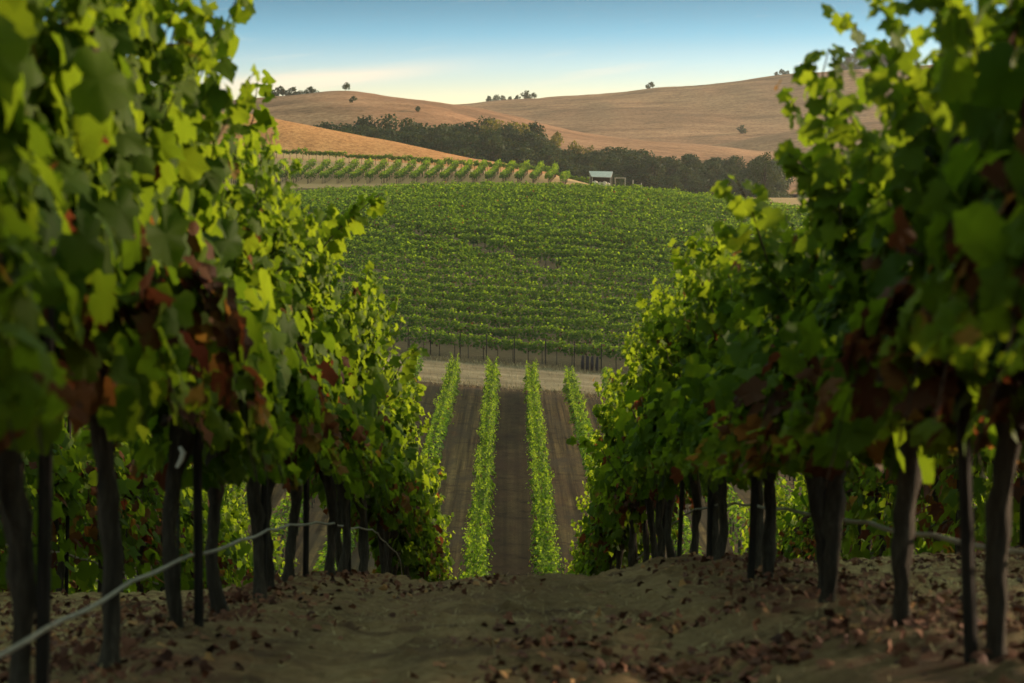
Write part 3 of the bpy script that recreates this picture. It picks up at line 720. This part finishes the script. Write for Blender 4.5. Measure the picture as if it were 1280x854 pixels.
gold_kinds = [tree_parts(520 + i, 12, w, M['gold_leaf'], nb=18, nl=2200, trunk_h=0.18, tall=t) for i, (w, t) in enumerate([(7.5, 1.1), (5, 1.6)])]
bush_kinds = [tree_parts(540 + i, 3.2, 4.2, M['tree_leaf'], nb=9, nl=420, ls=0.42, trunk_h=0.12) for i in range(3)]
conifer = tree_parts(560, 10, 3.6, M['tree_leaf'], nb=22, nl=900, ls=0.5, trunk_h=0.12, tall=1.5)
lone = tree_parts(561, 6, 6.5, M['tree_leaf'], nb=12, nl=800, ls=0.5, trunk_h=0.42)

def place_tree(kind, x, y, z, s, label, cat, group=None, name='tree', rz=None):
    o = root(name, (x, y, z), rnd.uniform(0, 6.28) if rz is None else rz, s)
    tag(o, label, cat, group)
    for nm in ('trunk', 'branch', 'crown'): link(nm, kind[nm], o)
    return o

# the dark wood in the dip: its upper edge follows the photograph
topx = [300, 415, 450, 500, 560, 600, 630, 655, 690, 740, 800, 860, 900, 940, 1000, 1150]
topy = [158, 158, 146, 149, 155, 152, 146, 153, 166, 181, 187, 191, 196, 196, 192, 190]
wr = random.Random(77)
def wood_ground(x, y): return h1(x, y)
for rowi, (d, drop) in enumerate([(394, -2), (384, 2), (374, 8), (362, 17), (350, 28)]):
    u = 408 + rowi * 9
    while u < 985:
        x = (u - 640) / F * d; y = d + wr.uniform(-5, 5)
        top = float(np.interp(u, topx, topy)) + drop + wr.uniform(-4, 7)
        zt = (YH - top) / F * y; zg = wood_ground(x, y) - 0.2
        s = max(0.35, (zt - zg) / 12.0)
        hazy = u > 760
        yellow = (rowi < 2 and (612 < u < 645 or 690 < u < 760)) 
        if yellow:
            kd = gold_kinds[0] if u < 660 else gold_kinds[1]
            lb = 'yellow-green round tree catching sun above the dark wood' if u < 660 else 'yellow-lit slender tree with sunlit top at the edge of the dark wood'
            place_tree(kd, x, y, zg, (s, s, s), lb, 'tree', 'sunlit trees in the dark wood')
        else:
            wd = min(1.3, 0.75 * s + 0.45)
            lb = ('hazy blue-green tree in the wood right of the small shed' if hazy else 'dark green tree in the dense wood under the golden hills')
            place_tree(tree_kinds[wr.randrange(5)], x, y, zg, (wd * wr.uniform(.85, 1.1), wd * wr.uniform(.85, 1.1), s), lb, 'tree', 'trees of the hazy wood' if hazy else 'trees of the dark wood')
        u += (26 if rowi < 3 else 32) * wr.uniform(0.75, 1.2)

def at_hill(fn, u, d, dz=0.0):
    x = (u - 640) / F * d
    return x, d, float(fn(np.array([x]), np.array([float(d)]))[0]) + dz
def on_slope(fn, u, v, d0, d1):
    # where the line of sight through pixel u, v first meets the slope
    ds = np.linspace(d0, d1, 400); z = fn((u - 640) / F * ds, ds); k = np.argmax(z > (YH - v) / F * ds)
    return float(ds[k])
def bush(u, d, s, fn, label, group=None, kind=None, name='bush', cat='bush'):
    x, y, z = at_hill(fn, u, d, -0.1)
    place_tree(kind or bush_kinds[wr.randrange(3)], x, y, z, s, label, cat, group, name)
bush(433, 578, 0.45, hillA, 'lone small tree standing on the crest of the left golden hill', kind=lone, name='tree', cat='tree')
for u, s in ((338, .9), (350, 1.1), (358, .8), (368, 1.0), (376, .7), (388, .9), (394, .7)):
    bush(u, 584, s, hillA, 'dark bush in the clump on the left shoulder of the golden hill', 'bushes on the left hill crest')
bush(442, on_slope(hillA, 446, 130, 420, 585), 0.5, hillA, 'broad dark bush just below the lone tree on the left hill')
bush(523, on_slope(hillA, 523, 141, 420, 585), 0.42, hillA, 'small dark bush alone on the sunlit hill slope above the wood')
for u, s in ((612, .9), (620, 1.0), (628, .8), (637, .7), (646, .8)):
    bush(u, 846, s * 1.0, hillB, 'low dark bush in the line where the two hills meet', 'bushes where the two hill crests meet')
bush(657, 846, 1.25, hillB, 'larger dark bush beside the taller tree where the two hills meet')
bush(668, 848, 0.48, hillB, 'taller tree at the right end of the bush line between the hills', kind=lone, name='tree', cat='tree')
bush(812, 850, 1.05, hillB, 'dark rounded bush alone on the skyline of the far right hill')
for u, s in ((968, .7), (976, .9), (983, .7)):
    bush(u, 852, s, hillB, 'tiny dark bush on the far skyline left of the tall shoot', 'tiny bushes on the far skyline')
for i, (u, s) in enumerate(((1047, .75), (1056, .95), (1066, 1.15), (1077, 1.3), (1088, 1.25), (1099, 1.1), (1110, .95), (1122, .9))):
    x, y, z = at_hill(hillB, u, 850, -0.4)
    place_tree(tree_kinds[i % 5], x, y, z, (s * .75, s * .75, s * .72), 'hazy brown tree in the grove on top of the far right hill', 'tree', 'grove on the far right hilltop')
for i, (u, s) in enumerate(((1000, .55), (1008, .45), (1094, 1.2), (1103, 1.25), (1113, 1.3))):
    x, y, z = at_hill(hillB, u, 856, -0.4)
    place_tree(conifer, x, y, z, s, 'pointed conifer on the far hill skyline behind the grove', 'tree', 'pointed conifers on the far hilltop', name='conifer')
bush(925, on_slope(hillB, 925, 168, 560, 860), 0.95, hillB, 'hazy grey bush on the far slope above the right end of the wood')
x, y, z = px(955, 240, 300); place_tree(tree_kinds[2], x, 300, h1(x, 300) - 0.3, (.5, .5, .62), 'near-black round tree showing beside the right vine leaves', 'tree')

# ------------------------------------------------------------------ shed, frame, fence stub
sx, sy = 12.2, 270.0; sz = h1(sx, sy)
sh = root('shed', (sx, sy, sz)); tag(sh, 'small open shed with a pale tin roof beside the dark wood', 'shed')
Rf = [(-1.5, -1.1, 1.55), (1.15, -1.1, 1.45), (1.5, 1.3, 2.3), (-1.75, 1.3, 2.35)]
def slab(pts, t):
    V = list(pts) + [(a, b, c - t) for a, b, c in pts]
    return V, [(0,1,2,3), (7,6,5,4), (0,4,5,1), (1,5,6,2), (2,6,7,3), (3,7,4,0)]
link('roof', pyd('roof', [slab(Rf, 0.07)], M['tin'], False), sh)
for (a, b, c) in ((-1.4, -1.0, 1.50), (1.05, -1.0, 1.42), (1.35, 1.2, 2.2), (-1.6, 1.2, 2.24)):
    link('post', pyd('post', [boxg(a-.05, a+.05, b-.05, b+.05, -.2, c)], M['timber'], False), sh)
link('back_wall', pyd('back_wall', [boxg(-1.55, 1.3, 1.08, 1.13, 0.1, 2.1)], M['stake'], False), sh)
for i, (a, w, hh) in enumerate(((-1.0, .42, .95), (-.3, .34, .8), (.3, .36, .9), (.8, .26, .7))):
    v, q = tube([(0, 0, 0), (0, 0, .03), (0, 0, hh * .8), (0, 0, hh * .94), (0, 0, hh)], [w*.96, w, w, w*.8, w*.35], 14)
    o = link('storage_drum', pyd('storage_drum', [(v, q)], M['tank'])); o.location = (sx + a, sy - .45, sz)
    tag(o, ['widest pale drum at the left end under the shed roof', 'second pale drum from the left under the shed roof', 'third pale drum from the left under the shed roof', 'smallest pale drum at the right end under the shed roof'][i], 'drum', 'pale drums under the shed')
    link('drum_lid', pyd('drum_lid', [tube([(0,0,hh),(0,0,hh+.05)], [.1,.08], 8)], M['white']), o)
fx = sx + 2.5; fz = h1(fx, sy)
fr = root('timber_frame', (fx, sy, fz)); tag(fr, 'pale open timber frame standing just right of the tin-roofed shed', 'frame')
for a in (-.75, .6): link('post', pyd('post', [boxg(a-.045, a+.045, -.05, .05, -.3, 1.9 if a < 0 else 1.88)], M['timber'], False), fr)
link('crossbar', pyd('crossbar', [boxg(-.85, .7, -.053, .053, 1.88, 1.98)], M['timber'], False), fr)
link('brace', pyd('brace', [tube([(-.45, 0, .0), (-.62, 0, .9)], .035, 5)], M['timber'], False), fr)
gx, gy = px(797, 236, 262)[0], 262.0; gzz = h1(gx, gy)
gt = root('field_gate', (gx, gy, gzz)); tag(gt, 'small grey wire gate with two posts before the wood, right of the shed', 'gate')
for a, hh in ((-.65, 2.3), (.45, 1.9)): link('post', pyd('post', [tube([(a, 0, -.3), (a, 0, hh)], .05, 6)], M['timber'], False), gt)
for zc in (.9, 1.3, 1.7): link('rail', pyd('rail', [tube([(-.65, 0, zc), (.45, 0, zc - .05)], .022, 5)], M['timber'], False), gt)

# trellis posts along the lowest row of the field, dark sleeves by the right end
for i, u in enumerate((510, 538, 575, 608, 643, 682, 718, 752)):
    x = (u - 640) / F * 141.0; y = 141.0
    o = link('trellis_post', pyd('trellis_post', [tube([(0, 0, -.2), (0, 0, 1.0), (0.01, 0, 1.95)], .045 if i in (2, 5) else .035, 6)], M['stake'], False))
    o.location = (x, y, h1(x, y))
    tag(o, 'dark trellis post in the lowest row above the pale road, {} from left'.format(ORD[i]), 'post', 'trellis posts above the pale road')
for i, u in enumerate((729, 735, 741, 747)):
    x = (u - 640) / F * 139.7; v, q = tube([(0, 0, -.05), (0, 0, .5), (.02, 0, .95), (0.02, 0, 1.05)], [.11, .12, .10, .05], 9, .1)
    o = link('vine_sleeve', pyd('vine_sleeve', [(v, q)], M['sleeve'])); o.location = (x, 140.6, h1(x, 140.6))
    tag(o, 'dark upright sleeve round a vine foot above the pale road, {} from left'.format(ORD[i]), 'vine sleeve', 'dark sleeves above the pale road')

# ------------------------------------------------------------------ drip hoses, ties, rod
def hose(x0, y1, y2, pts, rad, mt, label):
    ys = np.arange(y1, y2, 0.18)
    hh = np.interp(ys, [p[0] for p in pts], [p[1] for p in pts])
    P = []
    for y, q in zip(ys, hh):
        sag = -0.012 * abs(math.sin((y - Y0) / SP * math.pi)) 
        P.append((x0 + 0.02 * math.sin(y * 1.7), y, h1(x0, y) + q + sag))
    o = link('drip_hose', pyd('drip_hose', [tube(P, rad, 8)], mt)); tag(o, label, 'hose', 'irrigation hoses along the vine rows')
hose(-1.14, 1.5, 22.0, [(1.5, .1), (4.7, .26), (6.8, .35), (8.9, .40), (14, .42), (17, .52), (20, .50), (22, .30)], 0.0068, M['hose'], 'pale grey irrigation hose slung along the row left of the aisle')
hose(1.28, 2.0, 22.0, [(2, .30), (4.9, .33), (7.3, .37), (12, .42), (22, .45)], 0.0075, M['hose'], 'grey irrigation hose slung along the row right of the aisle')
hose(-3.6, 7.0, 24.0, [(7, .5), (14, .42), (19, .36), (24, .4)], 0.010, M['hose'], 'thin hose sagging along the second row left of the aisle')
hose(3.6, 7.0, 24.0, [(7, .6), (12, .55), (17, .36), (24, .4)], 0.011, M['hose_dark'], 'dark hose sagging along the second row right of the aisle')
def strip(x, y, ztop, ln, label):
    pts = [(0.0, 0, 0), (0.012, 0.004, -ln * .3), (0.004, 0, -ln * .65), (-0.012, 0.0, -ln)]
    o = link('tie_strip', pyd('tie_strip', [tube(pts, [.007, .011, .010, .006], 6)], M['white'])); o.location = (x, y, ztop); o.scale = (1, .35, 1)
    tag(o, label, 'tie strip', 'white tie strips on the vines')
p = px(223, 559, 7.0); strip(p[0], p[1], p[2], 0.075, 'white plastic tie strip hanging between the trunks by rusty leaves')
p = px(321, 561, 8.9); strip(p[0], p[1], p[2], 0.11, 'curved white tie strip hanging right of the thick forked trunk')
p = px(219, 835, 7.2); gzr = float(gz(p[0], 7.2))
o = link('thin_rod', pyd('thin_rod', [tube([(0, 0, -.1), (0.004, 0, .5), (0, 0, 1.0)], .006, 6)], M['rod'])); o.location = (p[0], 7.2, gzr)
tag(o, 'thin dark metal rod pushed into soil beside the row left of the aisle', 'rod')
for s, nm in ((-1, 'left'), (1, 'right')):
    for zc in (1.25, 1.65):
        P = [(s * 1.2, y, h1(s * 1.2, y) + zc) for y in np.arange(1.2, 34, 0.6)]
        o = link('trellis_wire', pyd('trellis_wire', [tube(P, .0016, 5)], M['rod']))
        tag(o, '{} trellis wire strung through the vines {} of the aisle'.format('upper' if zc > 1.5 else 'lower', nm), 'wire', 'trellis wires')

# ------------------------------------------------------------------ litter and straw on the soil
def litter():
    P = []; S = []
    g = np.random.default_rng(5)
    patches = [(-0.35, 4.75, 0.30, 0.30, 200), (-0.15, 4.6, 0.25, 0.15, 110), (0.62, 5.9, 0.36, 0.22, 230), (0.15, 6.7, 0.14, 0.1, 40), (0.45, 7.4, 0.25, 0.16, 60), (-0.3, 11, 0.25, 0.3, 60),
               (1.5, 5.5, 0.3, 0.5, 190), (1.75, 7, 0.4, 0.6, 220), (1.4, 8.5, 0.3, 0.8, 190), (2.3, 7.5, 0.5, 1.0, 150), (3.4, 9.5, 0.9, 1.2, 380), (1.3, 10.8, 0.25, 1, 170), (3.2, 12, 0.8, 1.3, 330),
               (-1.45, 6, 0.3, 0.6, 200), (-1.7, 7.5, 0.4, 0.7, 220), (-2.6, 9.5, 0.7, 0.9, 300), (-1.3, 9, 0.25, .8, 170), (-3.3, 8.5, .6, 1, 220), (-1.25, 12, 0.3, 1.2, 150), (-3.5, 11, .7, 1, 240), (0, 8, 1.2, 4, 24), (1.4, 6, .5, 4, 90), (-1.4, 6, .5, 4, 90)]
    for cx, cy, a, b, n in patches:
        n = int(n * 1.9) if a < 1 else n
        P.append(np.stack([g.normal(cx, a, n), g.normal(cy, b, n)], 1))
    P = np.concatenate(P); n = len(P)
    z = gz(P[:, 0], P[:, 1]) + g.uniform(0.002, 0.03, n)
    Pp = np.stack([P[:, 0], P[:, 1], z], 1)
    Nn = np.array([0, 0, 1.0]) + g.normal(0, .55, (n, 3)); Tp = g.normal(0, 1, (n, 3)) * np.array([1, 1, .3])
    V, T = leaves(Pp, Nn, Tp, g.uniform(0.02, 0.046, n), LEAF2, LEAF2_T, fold=0.9, droop=0.9, g=g)
    tone = np.clip(g.normal(.52, .24, n), 0, 1)
    o = link('fallen_leaves', np_mesh('fallen_leaves', V, T, M['dry_leaf'], np.repeat(tone, len(LEAF2_T))))
    tag(o, 'reddish dry vine leaves lying in patches on the soil', kind='stuff')
    # straw blades: short narrow triangles lying or standing
    parts = []
    for cx, cy, a, b, n in [(0, 8, 1.0, 3.2, 3200), (1.9, 7, .5, 1.6, 3000), (2.6, 9, .8, 1.6, 2600), (3.6, 10, .7, 1.5, 2000), (-2.0, 7, .5, 1.5, 2500), (-2.8, 8.5, .7, 1.5, 2400), (1.35, 6, .2, 2.5, 1600), (-1.35, 7, .2, 2.5, 1500), (0.35, 7.9, .16, .18, 260), (-0.75, 8.6, .12, .15, 130), (0.75, 6.4, .12, .15, 120), (-.3, 10.5, .5, .4, 260)]:
        parts.append(np.stack([g.normal(cx, a, n), g.normal(cy, b, n)], 1))
    P = np.concatenate(parts); P = P[(P[:, 1] > 2) & (P[:, 1] < 16)]
    far = np.concatenate([np.stack([g.uniform(-14, 14, 5200), g.normal(139.8, 0.9, 5200)], 1), np.stack([g.uniform(-14, 14, 3800), g.normal(126.2, 0.9, 3800)], 1), np.stack([g.uniform(-14, 14, 2500), g.uniform(126, 140, 2500)], 1)])
    nn = len(P); P = np.concatenate([P, far]); n = len(P)
    z = gz(P[:, 0], P[:, 1])
    az = g.uniform(0, 6.283, n); el = np.abs(g.normal(0.05, 0.32, n)); ln = g.uniform(0.012, 0.06, n); el[nn:] = np.abs(g.normal(0.9, 0.4, n - nn)); ln[nn:] = g.uniform(0.08, 0.28, n - nn)
    d = np.stack([np.cos(az) * np.cos(el), np.sin(az) * np.cos(el), np.sin(el)], 1)
    sd = np.stack([-np.sin(az), np.cos(az), g.normal(0, .3, n)], 1) * (g.uniform(.0009, .002, n) * np.where(np.arange(n) >= nn, 7, 1))[:, None]
    p0 = np.stack([P[:, 0], P[:, 1], z + 0.004], 1)
    V = np.stack([p0 - sd, p0 + sd, p0 + d * ln[:, None] + sd * .4, p0 + d * ln[:, None] - sd * .4], 1).reshape(-1, 3)
    i = np.arange(n) * 4
    o = link('straw', np_mesh('straw', V, np.stack([i, i+1, i+2, i+3], 1), M['straw'], np.clip(g.normal(.5, .25, n), 0, 1)))
    tag(o, 'scattered pale straw and dry grass bits on the soil', kind='stuff')
litter()

# ------------------------------------------------------------------ sky, sun, haze
SUN_AZ, SUN_EL = math.radians(64), math.radians(10.5)      # azimuth clockwise from the view direction
w = bpy.data.worlds.new('World'); scene.world = w; w.use_nodes = True
nt = w.node_tree
for n in list(nt.nodes): nt.nodes.remove(n)
out = nt.nodes.new('ShaderNodeOutputWorld'); bg = nt.nodes.new('ShaderNodeBackground')
sky = nt.nodes.new('ShaderNodeTexSky'); sky.sky_type = 'NISHITA'; sky.sun_disc = False
sky.sun_elevation = SUN_EL; sky.sun_rotation = SUN_AZ; sky.air_density = 1.0; sky.dust_density = 0.4; sky.ozone_density = 2.0
tc = nt.nodes.new('ShaderNodeTexCoord')
sp = nt.nodes.new('ShaderNodeSeparateXYZ'); nt.links.new(tc.outputs['Generated'], sp.inputs[0])
# thin streaks of cirrus, far up: noise in direction, stretched along the horizon
cb = nt.nodes.new('ShaderNodeCombineXYZ')
def mth(op, a, b=None, clamp=False):
    n = nt.nodes.new('ShaderNodeMath'); n.operation = op; n.use_clamp = clamp
    for i, v in enumerate((a, b)):
        if v is None: continue
        if isinstance(v, (int, float)): n.inputs[i].default_value = v
        else: nt.links.new(v, n.inputs[i])
    return n.outputs[0]
# the sky's colour climbs from the pale horizon to blue within a few degrees
zz = mth('ADD', mth('MULTIPLY', mth('MAXIMUM', mth('SUBTRACT', sp.outputs['Z'], 0.055), 0.0), 5.5), mth('ADD', mth('MULTIPLY', sp.outputs['Z'], 0.4), 0.004))
cz = nt.nodes.new('ShaderNodeCombineXYZ'); nt.links.new(sp.outputs['X'], cz.inputs[0]); nt.links.new(sp.outputs['Y'], cz.inputs[1]); nt.links.new(zz, cz.inputs[2])
vn = nt.nodes.new('ShaderNodeVectorMath'); vn.operation = 'NORMALIZE'
nt.links.new(cz.outputs[0], vn.inputs[0]); nt.links.new(vn.outputs[0], sky.inputs[0])
# tint: cream near the horizon, teal a little higher, warm and boosted overhead as added fill
rp = nt.nodes.new('ShaderNodeValToRGB'); el = rp.color_ramp.elements
stops = [(0.055, (1.08, 0.68, 0.40)), (0.074, (1.00, 0.69, 0.44)), (0.088, (0.80, 0.73, 0.58)), (0.103, (0.37, 0.62, 0.58)), (0.122, (0.15, 0.39, 0.39)), (0.18, (0.55, 0.60, 0.48)), (0.4, (3.0, 2.3, 1.15)), (1.0, (5.8, 4.1, 1.75))]
while len(el) < len(stops): el.new(0.5)
for e, (p_, c_) in zip(el, stops): e.position = p_; e.color = (*c_, 1)
nt.links.new(sp.outputs['Z'], rp.inputs[0])
tm = nt.nodes.new('ShaderNodeMix'); tm.data_type = 'RGBA'; tm.blend_type = 'MULTIPLY'; tm.inputs[0].default_value = 1.0
nt.links.new(sky.outputs[0], tm.inputs[6]); nt.links.new(rp.outputs[0], tm.inputs[7])
# thin cirrus: one long streak over the left hill, faint wisps elsewhere
hx = mth('DIVIDE', sp.outputs['X'], mth('MAXIMUM', sp.outputs['Y'], 0.05)); hz = mth('DIVIDE', sp.outputs['Z'], mth('MAXIMUM', sp.outputs['Y'], 0.05))
nt.links.new(mth('MULTIPLY', hx, 9.0), cb.inputs[0]); nt.links.new(mth('MULTIPLY', mth('ADD', hz, mth('MULTIPLY', hx, -0.11)), 110.0), cb.inputs[2])
nz = nt.nodes.new('ShaderNodeTexNoise'); nz.inputs['Scale'].default_value = 1.0; nz.inputs['Detail'].default_value = 6; nz.inputs['Roughness'].default_value = .55
nt.links.new(cb.outputs[0], nz.inputs['Vector'])
wis = nt.nodes.new('ShaderNodeMapRange'); wis.inputs[1].default_value = .58; wis.inputs[2].default_value = .82; wis.inputs[4].default_value = .4
nt.links.new(nz.outputs['Fac'], wis.inputs[0])
dl = mth('SUBTRACT', hz, mth('ADD', mth('MULTIPLY', hx, 0.085), 0.0885))
dl = mth('ADD', dl, mth('MULTIPLY', mth('SUBTRACT', nz.outputs['Fac'], 0.5), 0.010))
ga = mth('POWER', 2.718, mth('MULTIPLY', mth('MULTIPLY', dl, dl), -60000.0))
da = mth('ADD', hx, 0.10); gb = mth('POWER', 2.718, mth('MULTIPLY', mth('MULTIPLY', da, da), -330.0))
cl = mth('ADD', mth('MULTIPLY', mth('MULTIPLY', ga, gb), 0.9), wis.outputs[0], True)
mx = nt.nodes.new('ShaderNodeMix'); mx.data_type = 'RGBA'
nt.links.new(cl, mx.inputs[0]); nt.links.new(tm.outputs[2], mx.inputs[6]); mx.inputs[7].default_value = (3.1, 2.55, 1.9, 1)
nt.links.new(mx.outputs[2], bg.inputs[0]); bg.inputs[1].default_value = 0.14
nt.links.new(bg.outputs[0], out.inputs[0])

sl = bpy.data.lights.new('sun', 'SUN'); sl.energy = 3.5; sl.angle = math.radians(6.0); sl.color = (1.0, 0.77, 0.52)
so = bpy.data.objects.new('sun', sl); COL.objects.link(so)
from mathutils import Vector
sd = Vector((math.sin(SUN_AZ) * math.cos(SUN_EL), math.cos(SUN_AZ) * math.cos(SUN_EL), math.sin(SUN_EL)))
so.rotation_euler = (-sd).to_track_quat('-Z', 'Y').to_euler(); so.location = sd * 200

v, q = boxg(-950, 950, -320, 1180, -18.0, 112.0)
hm = bpy.data.materials.new('haze'); hm.use_nodes = True; ht = hm.node_tree
for n in list(ht.nodes): ht.nodes.remove(n)
ho = ht.nodes.new('ShaderNodeOutputMaterial'); pv = ht.nodes.new('ShaderNodeVolumePrincipled')
pv.inputs['Density'].default_value = 0.00014; pv.inputs['Color'].default_value = (0.86, 0.86, 0.86, 1); pv.inputs['Anisotropy'].default_value = 0.45
ht.links.new(pv.outputs[0], ho.inputs['Volume'])
o = link('haze', pyd('haze', [(v, q)], hm, False)); tag(o, 'thin evening haze filling the valley', kind='stuff')

# ------------------------------------------------------------------ camera
cd = bpy.data.cameras.new('camera'); cam = bpy.data.objects.new('camera', cd); COL.objects.link(cam)
cd.lens = 70; cd.sensor_width = 36; cd.clip_start = 0.05; cd.clip_end = 5000
cam.location = (0, 0, 0)
cam.rotation_euler = (math.radians(90) - math.atan((427 - YH) / F), 0, 0)
cd.dof.use_dof = True; cd.dof.focus_distance = 45; cd.dof.aperture_fstop = 5.0
scene.camera = cam
scene.view_settings.view_transform = 'Standard'; scene.view_settings.look = 'None'
scene.view_settings.exposure = 1.5; scene.view_settings.gamma = 1.0
scene.cycles.max_bounces = 8; scene.cycles.volume_bounces = 0; scene.cycles.transmission_bounces = 6; scene.cycles.diffuse_bounces = 3
